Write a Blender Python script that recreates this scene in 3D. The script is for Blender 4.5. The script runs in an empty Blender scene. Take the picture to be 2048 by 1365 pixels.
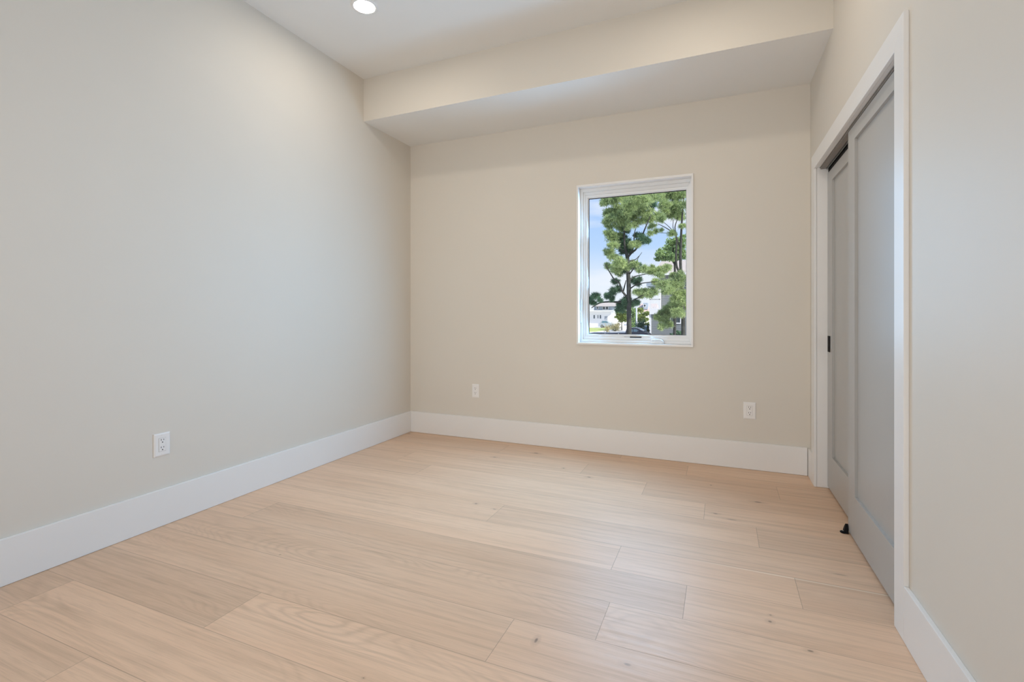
import bpy, bmesh, math, random
from mathutils import Vector, Matrix
import numpy as np

# ------------------------------------------------------------------ camera, sky, sun, lamps, exposure
FOC, CX, HY, EYE = 986.0, 1024.0, 627.0, 1.08          # focal length in px, principal x, horizon y, eye height
TH = math.atan2(1444 - 1024, FOC)
sc = bpy.context.scene
COL = sc.collection
cam_d = bpy.data.cameras.new('camera'); cam = bpy.data.objects.new('camera', cam_d); COL.objects.link(cam)
cam.location = (0, 0, EYE); cam.rotation_euler = (math.pi / 2, 0, TH)
cam_d.sensor_width = 36; cam_d.lens = 36 * FOC / 2048; cam_d.shift_y = -(682.5 - HY) / 2048
cam_d.clip_start = 0.05; cam_d.clip_end = 2000
sc.camera = cam

world = bpy.data.worlds.new('sky'); sc.world = world; world.use_nodes = True
def build_sky():
    nt = world.node_tree; N = nt.nodes; L = nt.links
    bg = N['Background']; bg.inputs['Strength'].default_value = 1.0
    tc = N.new('ShaderNodeTexCoord'); sx = N.new('ShaderNodeSeparateXYZ'); L.new(tc.outputs['Generated'], sx.inputs[0])
    rp = N.new('ShaderNodeValToRGB'); L.new(sx.outputs['Z'], rp.inputs[0])
    cr = rp.color_ramp
    cr.elements[0].position = 0.0; cr.elements[0].color = (0.86, 0.92, 1.0, 1)
    cr.elements[1].position = 1.0; cr.elements[1].color = (0.16, 0.34, 0.80, 1)
    for p, c in ((0.06, (0.80, 0.89, 1.0, 1)), (0.13, (0.50, 0.70, 1.0, 1)), (0.24, (0.36, 0.58, 0.98, 1))):
        e = cr.elements.new(p); e.color = c
    mp = N.new('ShaderNodeMapping'); mp.inputs['Scale'].default_value = (3, 3, 11); L.new(tc.outputs['Generated'], mp.inputs[0])
    nz = N.new('ShaderNodeTexNoise'); nz.inputs['Scale'].default_value = 1.6; nz.inputs['Detail'].default_value = 6
    L.new(mp.outputs[0], nz.inputs['Vector'])
    mr = N.new('ShaderNodeMapRange'); mr.inputs['From Min'].default_value = 0.45; mr.inputs['From Max'].default_value = 0.75
    L.new(nz.outputs['Fac'], mr.inputs['Value'])
    mx = N.new('ShaderNodeMix'); mx.data_type = 'RGBA'; mx.inputs['B'].default_value = (0.92, 0.95, 1.0, 1)
    L.new(mr.outputs[0], mx.inputs['Factor']); L.new(rp.outputs[0], mx.inputs['A'])
    L.new(mx.outputs['Result'], bg.inputs['Color'])
build_sky()

def lamp(name, kind, energy, color, loc, rot, **kw):
    d = bpy.data.lights.new(name, kind); d.energy = energy; d.color = color
    for k, v in kw.items(): setattr(d, k, v)
    o = bpy.data.objects.new(name, d); COL.objects.link(o); o.location = loc; o.rotation_euler = rot
    return o
sun_dir = Vector((-0.80, 0.34, -0.62))
sun = lamp('sun', 'SUN', 5.8, (1.0, 0.95, 0.86), (40, -20, 30), sun_dir.to_track_quat('-Z', 'Y').to_euler(), angle=0.01)
# fill lamps added in the window reveal to boost its daylight, then an added warm fill lamp behind the camera
for zz in (1.06, 1.46, 1.86):                            # added lamps, tilted down so their blue light lands low on the walls
    for xx in (-.82, -.424):
        lamp('window_fill_lamp', 'AREA', 5.0, (0.30, 0.63, 1.0), (xx, 3.80, zz), (math.radians(-78), 0, math.radians(-20)), shape='RECTANGLE', size=.36, size_y=.34, spread=math.radians(140))
rear_fill = lamp('rear_fill_lamp', 'AREA', 12.8, (1.0, 0.93, 0.83), (-1.0, -0.85, 1.15), (math.radians(90), 0, 0), shape='RECTANGLE', size=2.2, size_y=2.1, spread=math.radians(95))
LAMP_W = 131.0                                            # emission of the recessed lamps
sc.view_settings.view_transform = 'Standard'; sc.view_settings.look = 'None'
sc.view_settings.gamma = 1.0; sc.view_settings.use_curve_mapping = False
sc.view_settings.exposure = 0.0
sc.cycles.diffuse_bounces = 8; sc.cycles.max_bounces = 14; sc.cycles.transparent_max_bounces = 16
RNG = random.Random(7)

# ------------------------------------------------------------------ helpers
Fv = Vector((-math.sin(TH), math.cos(TH), 0)); Rv = Vector((math.cos(TH), math.sin(TH), 0)); OV = Vector((0, 0, EYE))
def at(px, py, ax, c):
    """world point on the plane axis=c that is seen at photo pixel (px, py)"""
    d = Fv + Rv * ((px - CX) / FOC) + Vector((0, 0, (HY - py) / FOC))
    return OV + d * ((c - OV[ax]) / d[ax])
def mpp(Y, px=1270):                                     # metres per pixel on a plane at depth Y
    d = Fv + Rv * ((px - CX) / FOC)
    return (Y / d.y) / FOC

def box(bm, x0, x1, y0, y1, z0, z1):
    v = [bm.verts.new(p) for p in ((x0, y0, z0), (x1, y0, z0), (x1, y1, z0), (x0, y1, z0), (x0, y0, z1), (x1, y0, z1), (x1, y1, z1), (x0, y1, z1))]
    for f in ((3, 2, 1, 0), (4, 5, 6, 7), (0, 1, 5, 4), (1, 2, 6, 5), (2, 3, 7, 6), (3, 0, 4, 7)):
        bm.faces.new([v[i] for i in f])
    return v
def hexa(bm, lo, hi):                                    # lo, hi: four corners each, counter-clockwise seen from hi
    v = [bm.verts.new(p) for p in list(lo) + list(hi)]
    for f in ((3, 2, 1, 0), (4, 5, 6, 7), (0, 1, 5, 4), (1, 2, 6, 5), (2, 3, 7, 6), (3, 0, 4, 7)):
        bm.faces.new([v[i] for i in f])
def ring(bm, o, i, axis, d0, d1):
    """mitred rectangular frame; o, i = (a0, a1, b0, b1) outer and inner rectangles, thickness d0..d1 along axis 0 or 1"""
    def P(a, b, d): return (d, a, b) if axis == 0 else (a, d, b)
    oc = [(o[0], o[2]), (o[1], o[2]), (o[1], o[3]), (o[0], o[3])]; ic = [(i[0], i[2]), (i[1], i[2]), (i[1], i[3]), (i[0], i[3])]
    for k in range(4):
        a, b = oc[k], oc[(k + 1) % 4]; c, d = ic[(k + 1) % 4], ic[k]
        hexa(bm, [P(*p, d1) for p in (a, b, c, d)], [P(*p, d0) for p in (a, b, c, d)])
def prism(bm, prof, y0, y1):                             # profile in x,z extruded along y
    a = [bm.verts.new((x, y0, z)) for x, z in prof]; b = [bm.verts.new((x, y1, z)) for x, z in prof]
    n = len(prof)
    for k in range(n): bm.faces.new((a[k], a[(k + 1) % n], b[(k + 1) % n], b[k]))
    bm.faces.new(a[::-1]); bm.faces.new(b)
def lathe(bm, prof, seg=32, M=Matrix()):
    rows = []
    for r, z in prof:
        rows.append([bm.verts.new(M @ Vector((r * math.cos(2 * math.pi * k / seg), r * math.sin(2 * math.pi * k / seg), z))) for k in range(seg)])
    for a, b in zip(rows, rows[1:]):
        for k in range(seg): bm.faces.new((a[k], a[(k + 1) % seg], b[(k + 1) % seg], b[k]))
    bm.faces.new(rows[0][::-1]); bm.faces.new(rows[-1])
def tube(bm, pts, rad, seg=8):
    pts = [Vector(p) for p in pts]
    P = []; Rr = []
    n = len(pts)
    for i in range(n - 1):
        p0 = pts[max(i - 1, 0)]; p1 = pts[i]; p2 = pts[i + 1]; p3 = pts[min(i + 2, n - 1)]
        for s in range(4):
            t = s / 4
            P.append(0.5 * ((2 * p1) + (p2 - p0) * t + (2 * p0 - 5 * p1 + 4 * p2 - p3) * t * t + (-p0 + 3 * p1 - 3 * p2 + p3) * t ** 3))
            Rr.append(rad[i] * (1 - t) + rad[i + 1] * t)
    P.append(pts[-1]); Rr.append(rad[-1])
    rows = []
    for i, p in enumerate(P):
        d = (P[min(i + 1, len(P) - 1)] - P[max(i - 1, 0)]).normalized()
        u = d.cross(Vector((0.3, 1, 0.2))).normalized(); w = d.cross(u)
        rows.append([bm.verts.new(p + (u * math.cos(2 * math.pi * k / seg) + w * math.sin(2 * math.pi * k / seg)) * Rr[i]) for k in range(seg)])
    for a, b in zip(rows, rows[1:]):
        for k in range(seg): bm.faces.new((a[k], a[(k + 1) % seg], b[(k + 1) % seg], b[k]))
    bm.faces.new(rows[0][::-1]); bm.faces.new(rows[-1])
def obj(name, bm, mat, parent=None, bevel=0, smooth=False, loc=None, rot=None, seg=2):
    bmesh.ops.recalc_face_normals(bm, faces=bm.faces[:])
    me = bpy.data.meshes.new(name); bm.to_mesh(me); bm.free()
    for m in (mat if isinstance(mat, (list, tuple)) else [mat]): me.materials.append(m)
    if smooth:
        for p in me.polygons: p.use_smooth = True
    o = bpy.data.objects.new(name, me); COL.objects.link(o)
    if parent: o.parent = parent
    if loc: o.location = loc
    if rot: o.rotation_euler = rot
    if bevel:
        b = o.modifiers.new('edge', 'BEVEL'); b.width = bevel; b.segments = seg; b.limit_method = 'ANGLE'; b.angle_limit = 0.6
        b.harden_normals = False
    return o
def empty(name, loc=(0, 0, 0), rot=(0, 0, 0)):
    o = bpy.data.objects.new(name, None); COL.objects.link(o); o.location = loc; o.rotation_euler = rot
    o.empty_display_size = 0.1
    return o
def thing(o, label, cat, group=None):
    o['label'] = label; o['category'] = cat
    if group: o['group'] = group
    return o
def struct(o, label=None):
    o['kind'] = 'structure'
    if label: o['label'] = label
    return o
BM = bmesh.new

# ------------------------------------------------------------------ materials
def mat(name, col, rough=0.5, spec=0.5, metal=0.0, noise=None, bump=None):
    m = bpy.data.materials.new(name); m.use_nodes = True
    nt = m.node_tree; b = nt.nodes['Principled BSDF']
    b.inputs['Base Color'].default_value = (*col, 1); b.inputs['Roughness'].default_value = rough
    b.inputs['Specular IOR Level'].default_value = spec; b.inputs['Metallic'].default_value = metal
    tc = nt.nodes.new('ShaderNodeTexCoord')
    if noise:                                            # (scale, amount): soft mottling of the colour
        n = nt.nodes.new('ShaderNodeTexNoise'); n.inputs['Scale'].default_value = noise[0]; n.inputs['Detail'].default_value = 4
        nt.links.new(tc.outputs['Object'], n.inputs['Vector'])
        r = nt.nodes.new('ShaderNodeMapRange'); r.inputs['From Min'].default_value = 0.25; r.inputs['From Max'].default_value = 0.75
        r.inputs['To Min'].default_value = 1 - noise[1]; r.inputs['To Max'].default_value = 1 + noise[1]
        nt.links.new(n.outputs['Fac'], r.inputs['Value'])
        h = nt.nodes.new('ShaderNodeVectorMath'); h.operation = 'SCALE'; h.inputs[0].default_value = col
        nt.links.new(r.outputs[0], h.inputs['Scale']); nt.links.new(h.outputs[0], b.inputs['Base Color'])
    if bump:                                             # (scale, strength)
        n2 = nt.nodes.new('ShaderNodeTexNoise'); n2.inputs['Scale'].default_value = bump[0]; n2.inputs['Detail'].default_value = 3
        nt.links.new(tc.outputs['Object'], n2.inputs['Vector'])
        bp = nt.nodes.new('ShaderNodeBump'); bp.inputs['Strength'].default_value = bump[1]; bp.inputs['Distance'].default_value = 0.002
        nt.links.new(n2.outputs['Fac'], bp.inputs['Height']); nt.links.new(bp.outputs[0], b.inputs['Normal'])
    return m
def stripes(name, col, dark, period, rough=0.7):         # horizontal boards: a shadow groove once per period of height
    m = mat(name, col, rough, 0.3); nt = m.node_tree; b = nt.nodes['Principled BSDF']
    tc = nt.nodes.new('ShaderNodeTexCoord'); sx = nt.nodes.new('ShaderNodeSeparateXYZ'); nt.links.new(tc.outputs['Object'], sx.inputs[0])
    a = nt.nodes.new('ShaderNodeMath'); a.operation = 'DIVIDE'; a.inputs[1].default_value = period; nt.links.new(sx.outputs['Z'], a.inputs[0])
    fr = nt.nodes.new('ShaderNodeMath'); fr.operation = 'FRACT'; nt.links.new(a.outputs[0], fr.inputs[0])
    lt = nt.nodes.new('ShaderNodeMath'); lt.operation = 'LESS_THAN'; lt.inputs[1].default_value = 0.22; nt.links.new(fr.outputs[0], lt.inputs[0])
    mx = nt.nodes.new('ShaderNodeMix'); mx.data_type = 'RGBA'; mx.inputs['A'].default_value = (*col, 1); mx.inputs['B'].default_value = (*dark, 1)
    nt.links.new(lt.outputs[0], mx.inputs['Factor']); nt.links.new(mx.outputs['Result'], b.inputs['Base Color'])
    return m
def glass_mat(name, tint=(1, 1, 1), refl=0.003):
    m = bpy.data.materials.new(name); m.use_nodes = True; nt = m.node_tree
    for n in list(nt.nodes):
        if n.type != 'OUTPUT_MATERIAL': nt.nodes.remove(n)
    t = nt.nodes.new('ShaderNodeBsdfTransparent'); t.inputs[0].default_value = (*tint, 1)
    g = nt.nodes.new('ShaderNodeBsdfGlossy'); g.inputs['Roughness'].default_value = 0.25
    x = nt.nodes.new('ShaderNodeMixShader'); x.inputs[0].default_value = refl
    nt.links.new(t.outputs[0], x.inputs[1]); nt.links.new(g.outputs[0], x.inputs[2])
    nt.links.new(x.outputs[0], nt.nodes['Material Output'].inputs[0])
    return m
def emit_mat(name, col, s):
    m = bpy.data.materials.new(name); m.use_nodes = True; nt = m.node_tree; b = nt.nodes['Principled BSDF']
    b.inputs['Base Color'].default_value = (0.9, 0.9, 0.9, 1); b.inputs['Emission Color'].default_value = (*col, 1); b.inputs['Emission Strength'].default_value = s
    return m
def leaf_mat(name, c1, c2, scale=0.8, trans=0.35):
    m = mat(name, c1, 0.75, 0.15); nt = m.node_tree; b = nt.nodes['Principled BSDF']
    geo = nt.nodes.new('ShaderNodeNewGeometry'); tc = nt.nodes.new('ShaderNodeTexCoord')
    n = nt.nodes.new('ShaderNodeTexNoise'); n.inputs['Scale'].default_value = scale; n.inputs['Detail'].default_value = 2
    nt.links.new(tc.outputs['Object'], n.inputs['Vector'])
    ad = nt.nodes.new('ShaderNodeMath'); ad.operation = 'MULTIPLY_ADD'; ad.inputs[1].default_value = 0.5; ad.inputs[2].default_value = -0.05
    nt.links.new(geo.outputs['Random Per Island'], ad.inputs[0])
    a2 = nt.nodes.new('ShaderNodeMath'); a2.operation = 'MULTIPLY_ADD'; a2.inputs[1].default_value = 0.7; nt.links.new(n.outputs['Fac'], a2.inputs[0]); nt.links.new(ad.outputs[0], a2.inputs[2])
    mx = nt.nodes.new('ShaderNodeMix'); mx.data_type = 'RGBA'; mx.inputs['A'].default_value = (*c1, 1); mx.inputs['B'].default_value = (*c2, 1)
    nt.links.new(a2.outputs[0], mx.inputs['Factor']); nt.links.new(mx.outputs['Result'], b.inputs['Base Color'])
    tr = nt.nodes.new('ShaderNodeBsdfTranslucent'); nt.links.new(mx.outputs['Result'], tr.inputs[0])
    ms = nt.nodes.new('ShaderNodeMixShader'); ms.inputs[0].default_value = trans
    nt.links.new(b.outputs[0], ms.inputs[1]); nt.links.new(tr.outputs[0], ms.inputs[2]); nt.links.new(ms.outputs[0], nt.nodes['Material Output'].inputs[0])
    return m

M_WALL = mat('greige wall paint', (0.700, 0.662, 0.598), 0.55, 0.3, noise=(1.5, 0.012), bump=(220, 0.05))
M_CEIL = mat('flat white ceiling paint', (0.80, 0.80, 0.785), 0.9, 0.1, noise=(1.5, 0.01))
M_TRIM = mat('white semi-gloss trim paint', (0.815, 0.81, 0.80), 0.35, 0.45, noise=(3, 0.008))
M_VINYL = mat('white vinyl', (0.80, 0.81, 0.81), 0.35, 0.45, noise=(4, 0.008))
M_DOOR = mat('grey door paint', (0.435, 0.43, 0.415), 0.36, 0.5, noise=(3, 0.01))
M_BLACK = mat('black hardware', (0.005, 0.005, 0.006), 0.6, 0.15, noise=(20, 0.05))
M_DARK = mat('dark track recess', (0.03, 0.03, 0.03), 0.6, 0.3, noise=(20, 0.05))
M_TRACK = mat('bronze grey track', (0.26, 0.235, 0.21), 0.5, 0.3, noise=(20, 0.05))
M_ALU = mat('brushed aluminium', (0.62, 0.63, 0.64), 0.35, 0.5, 1.0, noise=(30, 0.04))
M_PLATE = mat('white outlet plastic', (0.83, 0.82, 0.81), 0.3, 0.5, noise=(10, 0.01))
M_SLOT = mat('outlet slot', (0.02, 0.02, 0.022), 0.6, 0.2, noise=(40, 0.05))
M_GLASS = glass_mat('window glass')
M_LENS = emit_mat('warm lamp lens', (1.0, 0.89, 0.75), LAMP_W)

def oak():
    m = bpy.data.materials.new('light oak planks'); m.use_nodes = True; nt = m.node_tree; N = nt.nodes; L = nt.links
    b = N['Principled BSDF']
    def math_(op, a=None, bb=None, cc=None, clamp=False):
        n = N.new('ShaderNodeMath'); n.operation = op; n.use_clamp = clamp
        for k, v in enumerate((a, bb, cc)):
            if v is None: continue
            if isinstance(v, (int, float)): n.inputs[k].default_value = v
            else: L.new(v, n.inputs[k])
        return n.outputs[0]
    def mix(f, a, c):
        n = N.new('ShaderNodeMix'); n.data_type = 'RGBA'
        for s, v in (('Factor', f), ('A', a), ('B', c)):
            if isinstance(v, tuple): n.inputs[s].default_value = (*v, 1)
            elif isinstance(v, float): n.inputs[s].default_value = v
            else: L.new(v, n.inputs[s])
        return n.outputs['Result']
    uv = N.new('ShaderNodeUVMap'); uv.uv_map = 'plank'
    s = N.new('ShaderNodeSeparateXYZ'); L.new(uv.outputs[0], s.inputs[0]); u, v = s.outputs['X'], s.outputs['Y']
    def attr(nm):
        a = N.new('ShaderNodeAttribute'); a.attribute_name = nm; return a.outputs['Fac']
    tone, seed, ln, fig = attr('tone'), attr('seed'), attr('plank_length'), attr('figure')
    def coord(su, sv, off):
        c = N.new('ShaderNodeCombineXYZ'); L.new(math_('MULTIPLY', u, su), c.inputs[0]); L.new(math_('MULTIPLY', v, sv), c.inputs[1])
        L.new(math_('MULTIPLY_ADD', seed, 97.0, off), c.inputs[2]); return c.outputs[0]
    def noise(vec, sc_, det=3, rough=0.5, dist=0.0):
        n = N.new('ShaderNodeTexNoise'); n.inputs['Scale'].default_value = sc_; n.inputs['Detail'].default_value = det
        n.inputs['Roughness'].default_value = rough; n.inputs['Distortion'].default_value = dist; L.new(vec, n.inputs['Vector']); return n.outputs['Fac']
    def rng(x, a, c, lo=0.0, hi=1.0):
        n = N.new('ShaderNodeMapRange'); n.inputs['From Min'].default_value = a; n.inputs['From Max'].default_value = c
        n.inputs['To Min'].default_value = lo; n.inputs['To Max'].default_value = hi; L.new(x, n.inputs['Value']); return n.outputs[0]
    broad = noise(coord(0.9, 6, 0), 1.0, 3)
    streak = noise(coord(1.6, 55, 3), 1.0, 4, 0.6)
    pore = noise(coord(9, 330, 7), 1.0, 2, 0.6)
    # cathedral figure: contour lines of a slow field stretched along the board
    field = noise(coord(0.75, 4.2, 11), 1.0, 1.5, 0.4, 0.6)
    vv = math_('ADD', field, math_('MULTIPLY', noise(coord(4, 30, 17), 1.0, 2), 0.03))
    rings = math_('MULTIPLY_ADD', math_('SINE', math_('MULTIPLY', vv, 190.0)), 0.5, 0.5)
    rings = math_('POWER', rings, 2.2)
    ringm = math_('MULTIPLY', rings, math_('MULTIPLY', fig, rng(noise(coord(1.1, 5, 23), 1.0, 1), 0.40, 0.62)))
    base = mix(rng(broad, 0.3, 0.7), (0.752, 0.515, 0.352), (0.805, 0.572, 0.405))
    c = mix(math_('MULTIPLY', rng(streak, 0.46, 0.72), 0.40), base, (0.470, 0.322, 0.215))
    c = mix(math_('MULTIPLY', rng(pore, 0.52, 0.78), 0.34), c, (0.42, 0.28, 0.185))
    c = mix(math_('MULTIPLY', ringm, 0.36), c, (0.40, 0.27, 0.18))
    # knots: (x, y, half-length along the grain, half-width)
    obj_tc = N.new('ShaderNodeTexCoord')
    sep = N.new('ShaderNodeSeparateXYZ'); L.new(obj_tc.outputs['Object'], sep.inputs[0])
    for kx, ky, hl, hw, amt in KNOTS:
        du = math_('DIVIDE', math_('SUBTRACT', sep.outputs['X'], kx), hl); dv = math_('DIVIDE', math_('SUBTRACT', sep.outputs['Y'], ky), hw)
        d = math_('ADD', math_('MULTIPLY', du, du), math_('MULTIPLY', dv, dv))
        d = math_('ADD', d, math_('MULTIPLY', math_('SUBTRACT', streak, 0.5), 1.2))
        halo = math_('MULTIPLY', rng(d, 5.0, 0.6), 0.24 * amt); core = math_('MULTIPLY', rng(d, 0.6, 0.05), 0.75 * amt)
        c = mix(halo, c, (0.33, 0.21, 0.135)); c = mix(core, c, (0.10, 0.065, 0.05))
    # a pale sapwood edge along one seam
    sl = math_('MULTIPLY', rng(math_('ABSOLUTE', math_('SUBTRACT', sep.outputs['Y'], 2.2955)), 0.0055, 0.002), rng(sep.outputs['X'], -0.15, 0.2))
    c = mix(math_('MULTIPLY', sl, 0.75), c, (0.88, 0.74, 0.60))
    sca = N.new('ShaderNodeVectorMath'); sca.operation = 'SCALE'; L.new(c, sca.inputs[0]); L.new(tone, sca.inputs['Scale'])
    ev = math_('MINIMUM', v, math_('SUBTRACT', PW, v)); eu = math_('MINIMUM', u, math_('SUBTRACT', ln, u))
    e = math_('MINIMUM', ev, eu)
    seam = rng(e, 0.0018, 0.0004)
    c2 = mix(math_('MULTIPLY', seam, 0.5), sca.outputs[0], (0.22, 0.14, 0.09))
    L.new(c2, b.inputs['Base Color'])
    L.new(rng(streak, 0.3, 0.7, 0.40, 0.50), b.inputs['Roughness'])
    b.inputs['Specular IOR Level'].default_value = 0.30
    bp = N.new('ShaderNodeBump'); bp.inputs['Strength'].default_value = 0.25; bp.inputs['Distance'].default_value = 0.0012
    hgt = math_('SUBTRACT', math_('MULTIPLY', math_('ADD', streak, pore), -0.3), math_('MULTIPLY', seam, 0.8))
    L.new(hgt, bp.inputs['Height']); L.new(bp.outputs[0], b.inputs['Normal'])
    return m
PW = 0.2325
KNOTS = []
for px, py, hl, hw, amt in ((1072, 1282, .010, .022, 1), (1516, 1005, .035, .012, 1), (1431, 1028, .022, .012, .8), (1463, 1040, .05, .012, .6), (1540, 1244, .012, .012, .9),
                            (1541, 1231, .008, .006, .9), (1621, 1303, .016, .010, .8), (1072, 907, .035, .022, .7), (1178, 955, .022, .014, .9), (1127, 937, .014, .012, .9),
                            (952, 1008, .016, .012, .9), (989, 1019, .016, .010, .6), (1422, 971, .007, .009, 1), (989, 915, .03, .02, .6), (818, 868, .03, .02, .8),
                            (310, 1162, .16, .014, .22), (400, 1190, .14, .012, .22), (727, 1357, .006, .005, 1), (560, 1110, .006, .005, .9), (1680, 1150, .05, .012, .45), (1255, 1330, .02, .012, .5)):
    p = at(px, py, 2, 0.0); KNOTS.append((p.x, p.y, hl * .8, hw * .75, amt))
M_OAK = oak()

# ------------------------------------------------------------------ room shell
XL, YF, ZC, ZS = -2.624, 3.788, 2.943, 2.606             # left wall, far wall, ceiling, soffit underside
YR = -0.95                                               # rear wall
RA = 0.0136; RLOC = (0.547, 2.085, 0.0)                  # the closet wall stands a shade off square; its local x=0 is the casing face, y=0 the near jamb
def right(o): o.location = RLOC; o.rotation_euler = (0, 0, RA); return o
WF = 0.015                                               # wall face in that local frame
DY, DZ = 1.475, 1.982                                    # closet opening

# floor: every plank is its own face with its own tone and grain
def build_floor():
    joints = {-1: [-2.41], 0: [-1.637], 1: [-0.675], 2: [-0.385], 3: [-2.328, -0.128], 4: [-0.43, 0.272], 5: [-1.125], 6: [0.158], 7: [-1.9, -0.088], 8: [-2.2, -0.44],
              9: [-0.88, 0.31], 10: [-1.6, -0.22], 11: [-0.7]}
    tones = {(-1, 0): .86, (-1, 1): 1.03, (0, 0): .85, (0, 1): 1.06, (1, 0): .96, (1, 1): 1.0, (2, 0): .95, (2, 1): 1.03, (3, 0): 1.02, (3, 1): .93, (3, 2): 1.04,
             (4, 0): 1.09, (4, 1): 1.06, (4, 2): .95, (5, 0): 1.05, (5, 1): .99, (6, 0): 1.05, (6, 1): .90, (7, 1): 1.05, (7, 0): .97, (7, 2): 1.03, (8, 0): .98, (8, 1): 1.04, (8, 2): .93,
             (9, 0): 1.0, (9, 1): .90, (9, 2): .96, (10, 0): .88, (10, 1): .93, (10, 2): .97, (11, 0): .93, (11, 1): .95}  # the far rows' darker tones partly stand for the light there
    figs = {(-1, 1): 1.0, (0, 1): 0.9, (-1, 0): .5, (1, 0): .35, (2, 0): .55, (3, 1): .5, (0, 0): .4, (2, 1): .4}
    r = random.Random(3)
    V = []; Fc = []; UV = []; T = []; S = []; Ln = []; Fg = []
    xa, xb = XL, 1.35
    k0 = math.floor((YR - 1.14) / PW)
    for k in range(k0, 12):
        y0, y1 = 1.14 + k * PW, min(1.14 + (k + 1) * PW, YF)
        if y0 >= YF: break
        js = joints.get(k)
        if js is None:
            x = xa + r.uniform(0.3, 1.9); js = []
            while x < xb: js.append(x); x += r.uniform(1.3, 2.2)
        ends = [xa] + list(js) + [xb]
        for q in range(len(ends) - 1):
            a, c = ends[q], ends[q + 1]; n = len(V)
            yy0 = max(y0, YR)
            V += [(a, yy0, 0), (c, yy0, 0), (c, y1, 0), (a, y1, 0)]; Fc.append((n, n + 1, n + 2, n + 3))
            f0 = 0.3 if q == 0 else 0.0; f1 = 0.3 if q == len(ends) - 2 else 0.0        # boards run on under the walls
            lu = c - a + f0 + f1
            UV += [(f0, yy0 - y0), (f0 + c - a, yy0 - y0), (f0 + c - a, y1 - y0), (f0, y1 - y0)]
            T.append(1 + .68 * (tones.get((k, q), r.uniform(0.92, 1.05)) - 1)); S.append(r.random()); Ln.append(lu); Fg.append(figs.get((k, q), r.uniform(0.05, 0.3)))
    n = len(V)
    V += [(xa, YR, -.02), (xb, YR, -.02), (xb, YF, -.02), (xa, YF, -.02), (xa, YR, -.25), (xb, YR, -.25), (xb, YF, -.25), (xa, YF, -.25)]
    for f in ((0, 1, 2, 3), (7, 6, 5, 4), (0, 4, 5, 1), (1, 5, 6, 2), (2, 6, 7, 3), (3, 7, 4, 0)):
        Fc.append(tuple(n + i for i in f)); UV += [(0.5, 0.1)] * 4; T.append(1); S.append(.5); Ln.append(3); Fg.append(0)
    me = bpy.data.meshes.new('floor'); me.from_pydata(V, [], Fc)
    ul = me.uv_layers.new(name='plank')
    for i, q in enumerate(UV): ul.data[i].uv = q
    for nm, arr in (('tone', T), ('seed', S), ('plank_length', Ln), ('figure', Fg)):
        a = me.attributes.new(nm, 'FLOAT', 'FACE')
        for i, q in enumerate(arr): a.data[i].value = q
    me.materials.append(M_OAK)
    o = bpy.data.objects.new('floor', me); COL.objects.link(o); struct(o, 'pale wide-plank oak floor')
build_floor()

b = BM(); box(b, XL - .2, XL, YR, YF, -.25, 3.12); struct(obj('wall_left', b, M_WALL))
# far wall, with the window opening
WX0, WX1, WZ0, WZ1 = -1.041, -0.203, 0.850, 2.072        # clear opening inside the window casing
b = BM()
hx = 0.012
box(b, XL - .2, WX0 - hx, YF, YF + .2, -.25, 3.12); box(b, WX1 + hx, 1.4, YF, YF + .2, -.25, 3.12)
box(b, WX0 - hx, WX1 + hx, YF, YF + .2, -.25, WZ0 - hx); box(b, WX0 - hx, WX1 + hx, YF, YF + .2, WZ1 + hx, 3.12)
struct(obj('wall_far', b, M_WALL))
# right wall with the closet opening (local frame of the closet wall)
b = BM()
box(b, WF, .13, -3.05, -.010, 0, 2.95); box(b, WF, .13, DY + .010, 1.703, 0, 2.95); box(b, WF, .13, -.010, DY + .010, DZ + .010, 2.95)
right(struct(obj('wall_right', b, M_WALL)))
b = BM(); box(b, .62, .70, -.4, 1.70, 0, 2.95); box(b, .13, .62, -.4, -.3, 0, 2.95)
right(struct(obj('wall_closet', b, M_WALL)))
# rear wall with an added wide glazed opening
RX0, RX1, RZ1 = -2.15, 0.15, 2.25
b = BM()
box(b, XL - .2, RX0, YR - .2, YR, -.25, 3.12); box(b, RX1, 1.4, YR - .2, YR, -.25, 3.12); box(b, RX0, RX1, YR - .2, YR, RZ1, 3.12); box(b, RX0, RX1, YR - .2, YR, -.25, 0.0)
struct(obj('wall_rear', b, M_WALL))
b = BM(); box(b, XL - .2, 1.4, YR, YF, ZC, 3.12); struct(obj('ceiling', b, M_CEIL))
b = BM(); box(b, XL - .6, 1.8, YR - 3.0, YF + .5, 3.12, 3.32); struct(obj('roof', b, M_CEIL))  # lengthened past the rear wall to keep sun out of the rear opening
b = BM(); box(b, 1.27, 1.4, YR, YF, -.25, ZC); struct(obj('wall_outer', b, M_WALL))
# dropped soffit along the far wall: wall colour on its face, ceiling white below
b = BM()
hexa(b, [(XL, 3.146, ZS), (.60, 3.101, ZS), (.60, YF, ZS), (XL, YF, ZS)], [(XL, 3.146, ZC), (.60, 3.101, ZC), (.60, YF, ZC), (XL, YF, ZC)])
b.faces.ensure_lookup_table()
o = obj('ceiling_soffit', b, [M_WALL, M_CEIL])
for p in o.data.polygons:
    if p.normal.z < -.5: p.material_index = 1
struct(o, 'dropped boxed soffit above the window')

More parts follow.
